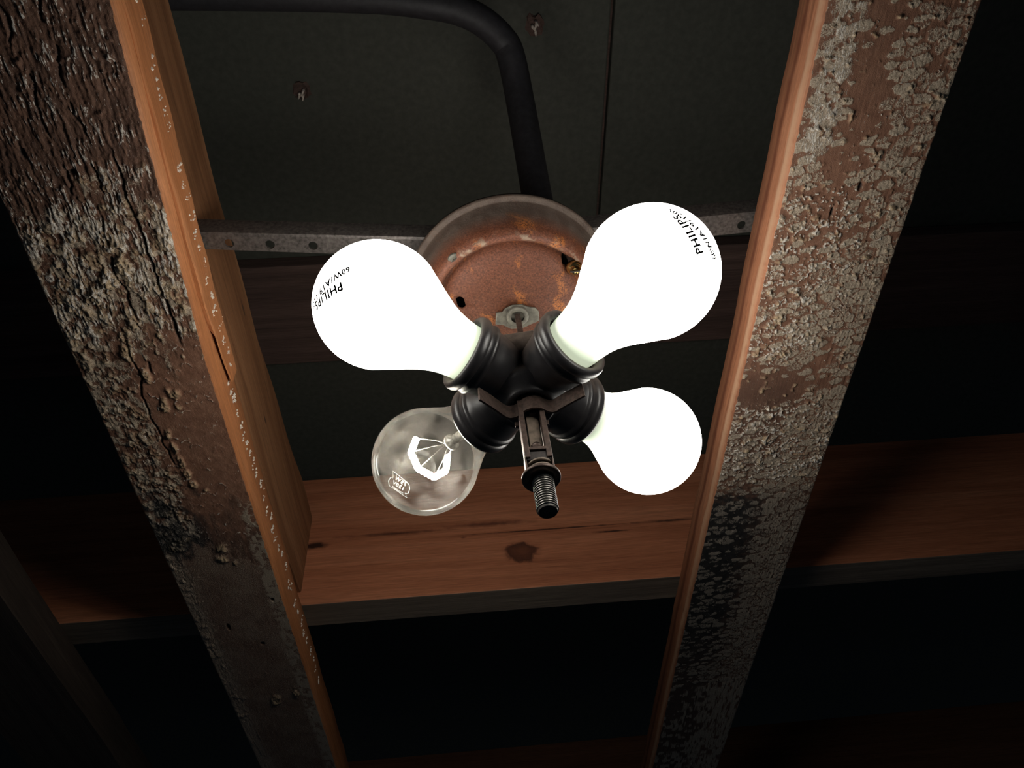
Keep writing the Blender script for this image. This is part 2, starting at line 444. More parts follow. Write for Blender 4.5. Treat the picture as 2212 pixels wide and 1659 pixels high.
def crust_left(u, v):
    """u 0 outer .. 83 inner"""
    med = fbm(u / 4, v / 4, 2, 4); fine = fbm(u / 1.1, v / 1.1, 9, 3); big = fbm(u / 16, v / 16, 12, 3)
    streak = fbm(u / .9, v / 5.5, 8, 3); streak2 = fbm(u / 2.2, v / 22, 3, 3)
    vv = v + (big - .5) * 90 + (fbm(u / 5, v / 26, 10, 3) - .5) * 70
    zA = 1 - sst(170, 212, vv); zB = band(vv, 190, 298, 26); zE = sst(470, 520, vv)
    outer = 1 - sst(30, 44, u + (big - .5) * 24)                        # crusty half toward the outer edge
    zC = band(vv, 288, 480, 26)
    smooth = np.clip(zC * (1 - outer) + zE * (1 - .9 * (1 - sst(8, 20, u + (med - .5) * 14))), 0, 1)
    crusty = np.clip(1 - smooth, 0, 1)
    # white torn fibres
    patch = sst(.42, .58, fbm(u / 9, v / 11, 6, 3) + .06 * zB + .02 * zA)
    fib = sst(.47, .62, streak + .05 * zB - .05 * sst(440, 500, vv)) * patch * crusty
    fib = fib * (1 - .75 * zE) * (1 - .45 * zC)
    # arcs of thin curled skin on the smooth part
    f1, f2, idr, dx_, dy_ = worley((u + (big - .5) * 8) / 11, (v + (med - .5) * 3) / 8.0, 4)
    arc = sst(.055, .015, np.abs(f1 - .36 - (idr - .5) * .12)) * (dy_ < -.02) * sst(.30, .55, idr) * sst(.38, .5, fbm(u / 5, v / 5, 13, 2))
    arc = arc * np.clip(smooth * (1 - sst(470, 520, vv)) + .5 * zC, 0, 1)
    g = fbm(u / 1.7 + 20, v / 1.5, 11, 3)
    lump = sst(.58, .72, fbm(u / 7, v / 6, 4, 4) + .10 * zB + .05 * zC * outer - .12 * zA - .25 * smooth)
    # glue ridge and clumps
    ridge = 0
    for (cu, cv, ru, rv) in [(45, 372, 3, 8), (45.5, 386, 3.2, 8), (46.5, 400, 3.4, 8), (48, 414, 4.5, 8), (49.5, 424, 5, 6), (60, 336, 6, 6), (60, 348, 5, 5), (50, 345, 5, 9), (46, 320, 4, 10),
                             (52, 500, 7, 6), (50, 514, 6, 6), (60, 520, 4, 4), (50, 740, 8, 12), (74, 730, 4, 10), (58, 432, 4, 3), (38, 300, 6, 10), (30, 255, 9, 10), (44, 245, 8, 9), (56, 235, 6, 9)]:
        ridge = np.maximum(ridge, blob(u, v, cu, cv, ru * .8, rv * .8))
    ridge = sst(.30, .75, ridge + (med - .5) * .9) 
    crack = np.maximum.reduce([
        band(v, 168, 292, 8) * sst(1.3, .4, np.abs(u - (70.5 + (v - 170) * .055) - (fbm(v / 14, u * 0 + 2, 5, 2) - .5) * 3)),
        band(v, 205, 345, 8) * sst(1.1, .3, np.abs(u - 52 - (fbm(v / 16, u * 0 + 7, 6, 3) - .5) * 9)) * sst(.42, .55, fbm(v / 12, u * 0, 2, 2)),
        band(v, 290, 400, 8) * sst(1.0, .3, np.abs(u - 38 - (fbm(v / 16, u * 0 + 3, 7, 3) - .5) * 9)),
        band(v, 60, 200, 8) * sst(.9, .3, np.abs(u - 58 - (fbm(v / 14, u * 0 + 9, 8, 3) - .5) * 8)) * sst(.4, .5, fbm(v / 15, u * 0 + 4, 3, 2)),
        band(v, 60, 215, 8) * sst(.9, .3, np.abs(u - 40 - (fbm(v / 14, u * 0 + 5, 9, 3) - .5) * 9)) * sst(.4, .5, fbm(v / 15, u * 0 + 1, 4, 2))])
    knot = np.maximum.reduce([blob(u, v, 45, 176, 3, 2.2), blob(u, v, 22, 164, 2, 4), blob(u, v, 82, 575, 2, 3), blob(u, v, 57, 640, 2.4, 3), blob(u, v, 30, 610, 2, 6)])
    crack = np.maximum(crack, sst(.4, .7, knot))
    h = crusty * ((streak - .5) * 1.0 * (zA + .9 * zB + .45 * zC + .5 * zE) + (streak2 - .5) * 1.3 * (zA + .35) + (med - .5) * 1.6 * (zB + .8 * zC + .6 * zE) + (fine - .5) * .7)
    h += fib * .5 + arc * .6 + lump * 1.3 * (.2 + med + .9 * (fine - .4)) + ridge * 2.2 * (.2 + med * .8 + 1.2 * (fine - .4)) - crack * 2.6 + (fine - .5) * .35 + smooth * (med - .5) * .5
    wh = np.clip(fib * (.42 + .10 * zB) + arc * .55 + .05 * crusty * zB, 0, 1) * (1 - crack)
    fl = np.clip(crusty * (.18 + .55 * zB * sst(.42, .6, med) + .45 * zC * sst(.35, .6, med) + .35 * zE) + (.34 + .14 * big) * smooth * zE + .22 * smooth * zC * sst(.4, .6, med), 0, 1)
    fl = np.clip(fl + .5 * sst(76, 83, u) * sst(430, 470, v) * sst(.4, .6, med), 0, 1) * (1 - crack)
    tan = np.clip(lump * .7 * (zB + .6 * zC) * sst(.3, .6, fine) + ridge * .75 * sst(.2, .55, fine), 0, 1)
    st = np.clip(.30 * zA + .75 * band(vv, 455, 505, 12) * (1 - sst(28, 60, u)) + .22 * zE + .30 * band(vv, 455, 500, 12), 0, 1)
    st = np.maximum(st, crack)
    red = np.clip(.9 * smooth * zC + .12 * smooth * zE + .25 * zA * sst(.5, .65, big), 0, 1)
    return h, (fl, st, tan), (wh, red, np.clip(.2 + .3 * zE * (1 - sst(12, 24, u)), 0, 1))

def crusted_board(name, xa, xb, zb, zt, fn, flip, edge_in, parent, vr=(-260, 1500), fine=(40, 780), edge_mat=None, ragged=.7):
    """flat 2x4: xa,xb = edges as functions of y. flip: u counted from xb. edge_in: +1 chamfer on xb side, -1 on xa side"""
    du = .62
    rows = np.concatenate([np.arange(vr[0], fine[0], 6.0), np.arange(fine[0], 480, .75), np.arange(480, fine[1], 1.3), np.arange(fine[1], vr[1] + 1, 7.0)])
    W = abs(xb(0) - xa(0))
    nu = int(W / du)
    t = np.linspace(0, 1, nu)
    Tm, Vm = np.meshgrid(t, rows)
    rag = (fbm(rows / 3.0, rows * 0 + 1.5, 3, 3) - .5) * 2 * ragged
    rag2 = (fbm(rows / 3.0, rows * 0 + 8.5, 5, 3) - .5) * 2 * ragged
    XA = xa(rows) + rag; XB = xb(rows) + rag2
    X = XA[:, None] * (1 - Tm) + XB[:, None] * Tm
    U = (1 - Tm) * W if flip else Tm * W
    h, c, tn = fn(U, Vm)
    fade = sst(0, .02, Tm) * sst(0, .02, 1 - Tm)
    Z = zb - h * (.25 + .75 * fade)
    nr = len(rows)
    V = np.stack([X, Vm, Z], -1).reshape(-1, 3)
    idx = np.arange(nr * nu).reshape(nr, nu)
    F = np.stack([idx[:-1, :-1], idx[1:, :-1], idx[1:, 1:], idx[:-1, 1:]], -1).reshape(-1, 4)
    # sides: on each long edge a chamfer row, a mid row and a top row
    def side(col, sgn, cham):
        x0 = V[idx[:, col], 0]
        rws = [idx[:, col]]
        vs = []
        base = nr * nu + side.n
        sm = (fbm(rows / 40.0, rows * 0 + 3 * sgn, 2, 2) - .5) * 1.2
        for k, (dx, z) in enumerate(((cham, zb + cham * 1.4), (cham + .4, (zb + zt) / 2), (cham * .8, zt - 1.5), (cham * .8 - 1.5, zt))):
            vs.append(np.stack([(xa(rows) if col == 0 else xb(rows)) + sgn * dx + sm, rows, np.full(nr, z)], -1))
            rws.append(np.arange(base + k * nr, base + (k + 1) * nr))
        side.n += 4 * nr
        fs = []
        for a, b in zip(rws[:-1], rws[1:]):
            q = np.stack([a[:-1], a[1:], b[1:], b[:-1]], -1)
            fs.append(q if sgn > 0 else q[:, ::-1])
        return np.concatenate(vs), np.concatenate(fs), rws[-1]
    side.n = 0
    va, fa, ta = side(0, -1, 2.4 if edge_in < 0 else .6)
    vb, fb, tb = side(nu - 1, 1, 2.4 if edge_in > 0 else .6)
    top = np.stack([ta[:-1], ta[1:], tb[1:], tb[:-1]], -1)[:, ::-1]
    Vall = np.concatenate([V, va, vb]); Fall = np.concatenate([F, fa, fb, top])
    fm = np.concatenate([np.zeros(len(F), int), np.ones(len(fa) + len(fb) + len(top), int)])
    o = part(name, Vall, Fall.tolist(), None, parent, mats=[M_DIRT, edge_mat], fmat=fm)
    npts = len(Vall)
    for nm, ch in (('crust', c), ('tone', tn)):
        at = o.data.color_attributes.new(nm, 'FLOAT_COLOR', 'POINT')
        arr = np.zeros((npts, 4), np.float32); arr[:, 3] = 1
        for k in range(3): arr[:nr * nu, k] = np.clip(ch[k], 0, 1).reshape(-1)
        at.data.foreach_set('color', arr.reshape(-1))
    return o

random.seed(4)
# ------------------------------------------------------------------ structure: roof sheathing, purlin, joists
DECK = 745.0
ceil_root = bpy.data.objects.new('ceiling', None); link(ceil_root, None, (0, 400, DECK)); ceil_root['kind'] = 'structure'
ceil_root['label'] = 'dark olive roof sheathing above the lamp'
pl = part('panel', *box(-2200, 154.5, -600, 476, DECK, DECK + 11), M_DECK, ceil_root, smooth=False)
bevel(pl, 1.5)
pr = part('panel', *box(158.5, 2400, -600, 476, DECK + 1.5, DECK + 12.5), M_DECK, ceil_root, smooth=False)
bevel(pr, 1.5)
pf = part('panel', *box(-2200, 2400, 478, 3400, DECK, DECK + 11), M_DECK, ceil_root, smooth=False)
bevel(pf, 1.5)
part('seam_batten', *box(130, 185, -600, 470, DECK + 13, DECK + 30), M_PURLIN, ceil_root, smooth=False)
def nail_blowout(u, v, s):
    p = ray(u, v); p = p * DECK / p[2]
    rnd = random.Random(int(u))
    V, F = [], []
    n = 15
    V.append((p[0], p[1], DECK - .5))
    for ring, (rr, zz) in enumerate(((4, .0), (6.5, -1.2), (8.0, 0.6))):
        for k in range(n):
            q = 2 * math.pi * k / n; r = rr * s * (.75 + .5 * rnd.random())
            V.append((p[0] + r * math.cos(q), p[1] + r * 1.2 * math.sin(q), DECK + zz - (rnd.random() * 2.2 if ring == 1 else 0)))
    for k in range(n):
        k2 = (k + 1) % n
        F += [(0, 1 + k2, 1 + k), (1 + k, 1 + k2, 1 + n + k2, 1 + n + k), (1 + n + k, 1 + n + k2, 1 + 2 * n + k2, 1 + 2 * n + k)]
    o = part('splintered_nail_hole', V, F, M_PURLIN, ceil_root, smooth=False)
    ch = []
    for k in range(5):
        a = rnd.random() * 6.28; b = np.array([p[0] + 2.5 * s * math.cos(a), p[1] + 3 * s * math.sin(a), DECK - 1.5])
        e = b + np.array([(rnd.random() - .5) * 5, (rnd.random() - .2) * 7, -2 - rnd.random() * 3]) * s
        ch.append(tube([b, (b + e) / 2 + (0, 0, -.6), e], [1.5 * s, 1.1 * s, .3], 6))
    part('wood_splinter', *merge(*ch), M_WHITE, o)
nail_blowout(652, 196, 1.0)
nail_blowout(1156, 54, 1.15)

def board_thing(name, x0, x1, y0, y1, z0, z1, mat, label, cat, group=None, org=None, bev=1.2, wob=0.):
    V, F = box(x0, x1, y0, y1, z0, z1)
    o = part(name, V, F, mat, None, org if org is not None else ((x0 + x1) / 2, y0, z0), smooth=False)
    tag(o, label, cat, group)
    if bev: bevel(o, bev)
    return o

M_JBOT = wood('grimy_joist_underside', (.11, .085, .066), (.165, .13, .10), (.22, .175, .135), 0, rough=.8, seed=21.)
def grimy(o):
    o.data.materials.append(M_JBOT)
    o.data.polygons[0].material_index = 1

board_thing('purlin_plank', -1600, 1700, 412, 540, DECK - 20, DECK - .2, M_PURLIN, 'dim brown plank flat against the dark sheathing behind the bulbs', 'plank')
J1 = board_thing('ceiling_joist', -1600, 1700, 639, 675, 463.5, 634, M_JOIST, 'reddish pine joist with a dark oval knot crossing behind the bulbs', 'joist', org=(0, 639, 463.5))
M_J2 = wood('shaded_pine_joist_face', (.10, .042, .022), (.13, .056, .03), (.16, .072, .04), 0, rough=.75, seed=14.)  # joist pine with the far joist's shade put into its colour
grimy(J1)
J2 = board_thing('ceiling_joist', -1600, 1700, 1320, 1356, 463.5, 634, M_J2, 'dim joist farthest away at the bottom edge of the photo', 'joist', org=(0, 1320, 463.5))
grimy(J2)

# ------------------------------------------------------------------ crusted furring strips
lf = thing('furring_strip', (-210, 400, 425), 'left furring strip with dark torn crusted underside and orange split edge', 'furring strip', 'furring strips under the joists')
crusted_board('board', lambda y: -251.5 + 0 * y, lambda y: -170.0 + 9.5 * np.clip((310 - y) / 220.0, 0, 1), 425, 463, crust_left, False, 1, lf, edge_mat=M_EDGE)
# the split sliver standing proud of the inner edge, and its residue specks
def xin(y): return -164.0 + 7.0 * np.clip((310 - y) / 220, 0, 1)
ys = np.arange(-260, 346, 5.0)
V, F = [], []
for y in ys:
    w = np.clip((345 - y) / 18, .08, 1)
    gap = -8 + 10.8 * np.clip((y - 272) / 30, 0, 1)
    x1 = xin(y) + .35 * math.sin(y * .13); x0 = max(-166.6 + gap, x1 - (12 if y < 285 else 6.2) * w)
    zl = 434.5 + 10.0 * np.clip((y - 265) / 80, 0, 1); zh = 462 - 2 * (1 - w)
    V += [(x0, y, zl + .8), (x1 - .6, y, zl), (x1, y, zl + 1.5), (x1 + .2, y, zh - 1.5), (x1 - .7, y, zh), (x0, y, zh)]
for i in range(len(ys) - 1):
    for k in range(6):
        k2 = (k + 1) % 6
        F.append((i * 6 + k, i * 6 + k2, (i + 1) * 6 + k2, (i + 1) * 6 + k))
F += [(5, 4, 3, 2, 1, 0), tuple((len(ys) - 1) * 6 + k for k in range(6))]
sl = part('split_sliver', V, F, M_EDGE, lf, smooth=False, label='long orange splinter split off the edge')
recalc(sl)
sp = []
rnd = random.Random(11)
yy = 95.0
while yy < 760:
    on_sl = yy < 338
    zc = (452 if on_sl else 446) + rnd.uniform(-3, 3)
    if on_sl and yy < 190 and rnd.random() < .5: yy += 9; continue
    for q in range(rnd.randint(5, 9)):
        cy_ = yy + rnd.gauss(0, 1.6); cz = zc + rnd.gauss(0, 2.4)
        xs = (float(xin(cy_)) + .3 if on_sl else -166.7)
        r = rnd.uniform(.5, 1.35)
        n = 6; a0 = rnd.random() * 6
        P = [(xs + .7, cy_, cz)] + [(xs - .4, cy_ + r * math.cos(a0 + 6.283 * k / n) * rnd.uniform(.6, 1.3), cz + r * math.sin(a0 + 6.283 * k / n) * rnd.uniform(.6, 1.8)) for k in range(n)]
        sp.append((P, [(0, 1 + k, 1 + (k + 1) % n) for k in range(n)]))
    yy += rnd.uniform(7, 14) * (1 + max(0, yy - 400) / 500)
so = part('white_residue_specks', *merge(*sp), M_WHITE, lf, smooth=False); so['kind'] = 'stuff'

rf = thing('furring_strip', (247, 400, 425), 'right furring strip with brown underside covered in grey scale-like flakes', 'furring strip', 'furring strips under the joists')
crusted_board('board', lambda y: 204.5 + .004 * (y - 250), lambda y: 289.0 + .003 * (y - 250), 425, 458, crust_right, False, -1, rf, edge_mat=M_EDGE_R)
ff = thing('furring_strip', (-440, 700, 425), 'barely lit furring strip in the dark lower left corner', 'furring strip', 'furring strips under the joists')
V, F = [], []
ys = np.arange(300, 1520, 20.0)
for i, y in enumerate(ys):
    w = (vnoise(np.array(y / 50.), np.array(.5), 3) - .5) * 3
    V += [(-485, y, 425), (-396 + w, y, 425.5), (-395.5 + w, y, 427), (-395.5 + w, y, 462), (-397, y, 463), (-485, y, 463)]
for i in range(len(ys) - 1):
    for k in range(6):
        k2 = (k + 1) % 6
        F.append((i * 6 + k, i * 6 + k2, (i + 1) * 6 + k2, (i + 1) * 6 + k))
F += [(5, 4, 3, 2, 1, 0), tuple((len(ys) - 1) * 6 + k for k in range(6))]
M_FAR = wood('dim_shaded_pine', (.030, .022, .018), (.045, .033, .026), (.065, .048, .038), 1, rough=.85, seed=31.)  # the far strip's dimness is put into the wood colour
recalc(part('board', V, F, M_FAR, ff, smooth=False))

# nailer standing on the left furring strip
V, F = [], []
ys = np.arange(-260, 640, 12.0); ys = np.append(ys, 638.5)
for y in ys:
    zt = 551 + 26 * np.clip((y - 380) / 200, 0, 1) + 1.5 * math.sin(y * .045)
    xi_ = -171.5 + .6 * math.sin(y * .021)
    zl_ = 463.6 + 15 * np.clip((y - 455) / 180, 0, 1)
    V += [(-208, y, zl_), (xi_ - .8, y, zl_), (xi_, y, zl_ + 1.4), (xi_, y, zt - 1.2), (xi_ - 1.2, y, zt), (-208, y, zt)]
for i in range(len(ys) - 1):
    for k in range(6):
        k2 = (k + 1) % 6
        F.append((i * 6 + k, i * 6 + k2, (i + 1) * 6 + k2, (i + 1) * 6 + k))
F += [(5, 4, 3, 2, 1, 0), tuple((len(ys) - 1) * 6 + k for k in range(6))]
nb = part('nailer_board', V, F, M_NAIL, None, (-171.5, 190, 463.6), smooth=False); recalc(nb)
tag(nb, 'brown pine board on edge above the left furring strip', 'board')

# ------------------------------------------------------------------ conduit
cp = []
for (u, v, z) in [(-250, -14, 668), (150, -13, 664), (360, -12, 660), (600, -10, 656), (812, -4, 652), (915, 7, 650), (985, 20, 648), (1040, 45, 645), (1082, 82, 640), (1103, 120, 634), (1125, 226, 606), (1159, 420, 530), (1174, 500, 484)]:
    p = ray(u, v); cp.append(p * z / p[2])
cd = thing('electrical_conduit', (60, 190, 640), 'bent dark grey metal conduit dropping behind the canopy', 'conduit')
part('tube', *tube(spline(cp, 8), 11.3, 20), M_CONDUIT, cd)
e0 = np.array(cp[-1]); dr = np.array(cp[-1]) - np.array(cp[-2]); dr /= np.linalg.norm(dr)
part('connector', *lathe([(0, 0), (13.5, 0), (14.5, 1), (14.5, 12), (12, 13), (12, 26), (0, 26)], e0 - dr * 14, dr, 24), M_CONDUIT, cd)

# ------------------------------------------------------------------ bar hanger (two telescoping rails) and junction box
bh = thing('bar_hanger', (34, 250, 455), 'grey perforated steel bar hanger spanning between the furring strips', 'hanger bar')
def rail(name, xs, ya, yb, zf, zt, holes, hr=3.1, hy=.62):
    """L section: flange (horizontal, perforated) from y=ya front to yb back at z=zf ; web up from the front edge. ya.. are functions of x"""
    V, F = [], []
    def add(p): V.append(p); return len(V) - 1
    cuts = sorted(set(list(xs) + [h - 6 for h in holes] + [h + 6 for h in holes]))
    cuts = [c for c in cuts if not any(h - 6 < c < h + 6 for h in holes)]
    cuts = [c for c in cuts if xs[0] <= c <= xs[-1]]
    th = 1.6
    def P(x, s, dz=0):      # s 0..1 across the flange, with a rounded front corner
        y = ya(x) + (yb(x) - ya(x)) * s
        return (x, y, zf(x) + dz)
    def row(x, dz): return [add(P(x, s, dz)) for s in (.16, .40, hy, .84, 1.)]
    for lo, hi in zip(cuts[:-1], cuts[1:]):
        h = [q for q in holes if lo <= q <= hi]
        for dz, flipf in ((0, False), (th, True)):
            a = row(lo, dz); b = row(hi, dz)
            if h:
                hx = h[0]; n = 16; yc = P(hx, hy)
                ring = [add((hx + hr * math.cos(6.2832 * k / n), yc[1] + hr * math.sin(6.2832 * k / n), zf(hx) + dz)) for k in range(n)]
                outer = [b[2], b[3], b[4], None, a[4], a[3], a[2], a[1], a[0], None, b[0], b[1]]
                outer = [q for q in outer if q is not None]
                bl = outer
                # fan between ring and outer loop by angle
                cx_, cy_ = hx, yc[1]
                ang = lambda i: math.atan2(V[i][1] - cy_, V[i][0] - cx_) % 6.2832
                ol = sorted(bl, key=ang); rl = sorted(ring, key=ang)
                i = j = 0
                no, nr_ = len(ol), len(rl)
                while i < no or j < nr_:
                    A, B = ol[i % no], rl[j % nr_]
                    ai = ang(ol[(i + 1) % no]) + (6.2832 if i + 1 >= no else 0); bj = ang(rl[(j + 1) % nr_]) + (6.2832 if j + 1 >= nr_ else 0)
                    if (ai <= bj and i < no) or j >= nr_:
                        F.append((A, ol[(i + 1) % no], B)); i += 1
                    else:
                        F.append((A, rl[(j + 1) % nr_], B)); j += 1
                if dz == 0: r0 = rl
                else:
                    for k in range(nr_): F.append((r0[k], r0[(k + 1) % nr_], rl[(k + 1) % nr_], rl[k]))
            else:
                for k in range(4): F.append((a[k], a[k + 1], b[k + 1], b[k]))
    # rounded corner + web
    prof = [(.16, 0.), (.05, .5), (.0, 2.2)]
    n0 = len(V); m_ = 0
    sec = lambda x: [(x, ya(x) + (yb(x) - ya(x)) * s, zf(x) + dz) for s, dz in prof] + [(x, ya(x) - .6, zt(x)), (x, ya(x) + .8, zt(x)), (x, ya(x) + 1.2, zf(x) + 2.6), (x, ya(x) + (yb(x) - ya(x)) * .16, zf(x) + th)]
    for x in cuts:
        for p in sec(x): add(p)
    k7 = 7
    for i in range(len(cuts) - 1):
        for k in range(k7 - 1):
            F.append((n0 + i * k7 + k, n0 + i * k7 + k + 1, n0 + (i + 1) * k7 + k + 1, n0 + (i + 1) * k7 + k))
    o = part(name, V, F, M_RAIL, bh)
    recalc(o, 30)
    return o
L = lambda pts: (lambda x: float(np.interp(x, [p[0] for p in pts], [p[1] for p in pts])))
rail('rail', list(np.linspace(-186, 60, 24)), L([(-190, 234), (60, 246.5)]), L([(-190, 246.5), (60, 263)]), L([(-190, 466), (60, 453)]), L([(-190, 482), (60, 468)]),
     [-172, -146.5, -120.3, -92.5, -64, -36])
rail('rail', list(np.linspace(10, 222, 20)), L([(10, 246), (222, 238.5)]), L([(10, 262), (222, 254.5)]), L([(10, 456.5), (222, 466)]), L([(10, 472), (222, 482)]),
     [198.3, 171, 144])
# ------------------------------------------------------------------ lamp fixture: canopy, nipple, socket cluster, stem
AXX, AXY = 34.5, 262.0
C0 = np.array([AXX, AXY, 0])
fx = thing('ceiling_lamp', (AXX, AXY, 390), 'rusted round ceiling canopy with a black four-socket cluster and threaded stem', 'ceiling lamp')
part('junction_box', *lathe([(0, 450), (38, 450), (40, 448), (40, 424), (39, 424), (39, 447), (0, 447)], (34.5, 262, 0), n=32), M_GALV, fx)
cprof = [(4.5, 389.5), (12, 389.8), (22, 390.3), (32, 391.3), (39, 392.8), (42.8, 394.6), (44.2, 398.6), (45.6, 400.4), (46.8, 398.6), (48.0, 393.0), (50.2, 390.6), (53.0, 391.9), (55, 396.2), (56.3, 401), (57.8, 406), (59.6, 412.5), (60.6, 416.6), (61.2, 417.6), (63.4, 417.4), (64.5, 419), (64.1, 421.3), (61.8, 421.8),
         (60.2, 419), (58.6, 413), (56.8, 406.5), (55.2, 401), (54, 397.5), (52.0, 393.8), (50.4, 392.2), (49.4, 393.6), (48.2, 399.6), (45.6, 402), (43.2, 399.8), (41.6, 396.2), (38.5, 394.3), (32, 392.7), (22, 391.7), (12, 391.2), (4.5, 390.9)]
can = part('canopy', *lathe(cprof, C0, n=96, closed=True), M_RUST, fx, org=(AXX, AXY, 390), label='rusted domed steel canopy')
recalc(can)
# keyhole slots cut through the canopy
cut = []
for (sx, sy, ang, w, l) in [(2.2, 253.2, 1.35, 2.5, 4.2), (68.6, 231.2, .6, 4.0, 6.2)]:
    pts = []
    for k in range(20):
        q = 2 * math.pi * k / 20
        lx = (l - w) * (1 if math.cos(q) > 0 else -1) + w * math.cos(q); ly = w * math.sin(q)
        pts.append((sx + lx * math.cos(ang) - ly * math.sin(ang), sy + lx * math.sin(ang) + ly * math.cos(ang)))
    V = [(x, y, 380) for x, y in pts] + [(x, y, 404) for x, y in pts]
    F = [tuple(range(19, -1, -1)), tuple(range(20, 40))] + [(k, (k + 1) % 20, 20 + (k + 1) % 20, 20 + k) for k in range(20)]
    cut.append((V, F))
cu = part('cutter', *merge(*cut), M_RUST, None, (AXX, AXY, 390), smooth=False)
recalc(cu)
md = can.modifiers.new('slots', 'BOOLEAN'); md.object = cu; md.operation = 'DIFFERENCE'; md.solver = 'EXACT'
bpy.context.view_layer.update()
dg = bpy.context.evaluated_depsgraph_get()
me2 = bpy.data.meshes.new_from_object(can.evaluated_get(dg))
can.modifiers.clear(); can.data = me2
bpy.data.objects.remove(cu)
# round-head brass screw in the slot
sc_ = part('canopy_screw', *lathe([(0, 385.0), (2.0, 385.4), (3.7, 386.8), (4.6, 389.2), (4.7, 391), (0, 391.0)], (69.8, 231.9, 0.5), n=24), M_BRASS, can, label='round brass screw head')
part('screw_slot', *box(66.9, 72.7, 231.5, 232.3, 385.3, 386.4), M_DARKM, fx, smooth=False)
part('paint_blister', *lathe([(0, -2.2), (2.0, -1.8), (3.6, -.5), (4.0, .8), (0, .8)], (AXX - 34.6, AXY - 38.3, 393.2), (-.25, -.3, 1), 12), M_GALV, can)
# flange plate and nipple
fl_ = [(-13, -3.2), (-9, -3.6), (-7.5, -6.0), (-3, -8.2), (3, -8.2), (7, -6.2), (11, -5.5), (13, -3), (13.5, 4), (8, 6.5), (3, 9), (-4, 9), (-8.5, 6), (-13.5, 5)]
V = [(AXX + 1.5 + x, AXY + 1 + y, 388.0) for x, y in fl_] + [(AXX + 1.5 + x, AXY + 1 + y, 389.4) for x, y in fl_]
n = len(fl_)
F = [tuple(range(n)), tuple(range(2 * n - 1, n - 1, -1))] + [(k, (k + 1) % n, n + (k + 1) % n, n + k) for k in range(n)]
fp = recalc(part('lock_plate', V, F, M_GALV, fx, smooth=False, label='galvanized lock plate with rust spots')); bevel(fp, .4)
part('nipple', *lathe([(4.2, 386), (6.4, 385.5), (6.9, 386.3), (6.9, 388.2), (4.2, 392)], (AXX + 1.5, AXY, 0), n=28), M_GALV, fx)
part('nipple_bore', *lathe([(0, 391.5), (4.3, 391.5), (4.3, 386)], (AXX + 1.5, AXY, 0), n=20), M_DARKM, fx)
ws = part('hanger_strap', *box(AXX - .2, AXX + 3.2, AXY - 1.2, AXY + .4, 345, 391), M_TARN, fx, smooth=False); bevel(ws, .3)

HUB = np.array([AXX, AXY, 320.0])
BC = {'RT': (92.0, 188.5, 309.0), 'LT': (-39.2, 211.0, 328.0), 'RB': (110.0, 322.0, 333.5), 'LB': (-24.5, 328.0, 334.5)}
sb = part('socket_body', *lathe([(0, 303), (9, 303), (10.5, 301.5), (12, 300.5), (13.5, 301.5), (14, 304), (19, 306), (20.5, 309), (20, 314), (17, 322), (15, 332), (14, 338), (9, 340), (0, 340)], C0, n=40), M_BLACK, fx, org=(AXX, AXY, 320), label='black moulded plastic hub')
sdirs = {}
for k, c in BC.items():
    c = np.array(c); d = c - HUB; d /= np.linalg.norm(d); sdirs[k] = d
    prof = [(12.5, 5), (14.8, 13), (16.8, 21), (17.7, 25.5), (18.2, 28.5), (18.6, 29.3), (19.6, 29.8), (20.0, 31), (19.6, 32), (19.2, 32.6), (19.2, 34.2), (20.2, 34.8), (20.9, 36), (20.9, 38.6), (20.2, 40), (18.8, 40.6), (17.4, 40.2), (16.2, 39), (15.9, 30), (15.5, 24), (0, 24)]
    s = part('socket', *lathe(prof, HUB, d, 44), M_BLACK, sb, label='black ribbed lamp socket')
    recalc(s, 50)
# block between the two front sockets with a shadowed notch below it
def webblock(ang):
    d = np.array([math.cos(ang), math.sin(ang), 0]); t = np.array([-d[1], d[0], 0])
    pts = []
    prof = [(9, 322.5), (20.5, 322.5), (21.8, 324), (22.6, 331), (22.6, 338), (21.5, 340), (9, 340)]
    V = []
    for s, sc2 in ((-8.6, 1.), (8.6, 1.)):
        for r, z in prof:
            V.append(C0 + d * r + t * s * (1.0 if z > 330.5 else .92) + (0, 0, z))
    n = len(prof)
    F = [tuple(range(n)), tuple(range(2 * n - 1, n - 1, -1))] + [(k, n + k, n + (k + 1) % n, (k + 1) % n) for k in range(n)]
    return V, F
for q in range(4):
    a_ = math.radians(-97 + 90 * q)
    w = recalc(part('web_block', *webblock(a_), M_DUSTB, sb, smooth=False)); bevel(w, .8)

# strap across the underside
path = [(8, 245.5), (14.5, 251.5), (20, 257.2), (22.8, 259.0), (25, 259.0), (27.5, 258), (30.5, 255), (33, 253.7), (35.8, 253.2), (38.8, 253.8), (41.2, 255.4), (44, 256.8), (46.5, 256.6), (49, 254.8), (54, 251.4), (61, 247)]
sp_ = [p for p in spline([(x, y, 0) for x, y in path], 3)]
V, F = [], []
for i, p in enumerate(sp_):
    a = sp_[min(i + 1, len(sp_) - 1)] - sp_[max(i - 1, 0)]; a /= np.linalg.norm(a); nrm = np.array([-a[1], a[0], 0]) * .55
    zt_, zb_ = 300.4, 291.0
    V += [p + nrm + (0, 0, zt_), p - nrm + (0, 0, zt_), p - nrm + (0, 0, zb_), p + nrm + (0, 0, zb_)]
for i in range(len(sp_) - 1):
    for k in range(4): F.append((i * 4 + k, i * 4 + (k + 1) % 4, (i + 1) * 4 + (k + 1) % 4, (i + 1) * 4 + k))
F += [(3, 2, 1, 0), tuple((len(sp_) - 1) * 4 + k for k in range(4))]
recalc(part('cross_strap', V, F, M_TARN, fx, smooth=False, label='bent brown metal strap'))

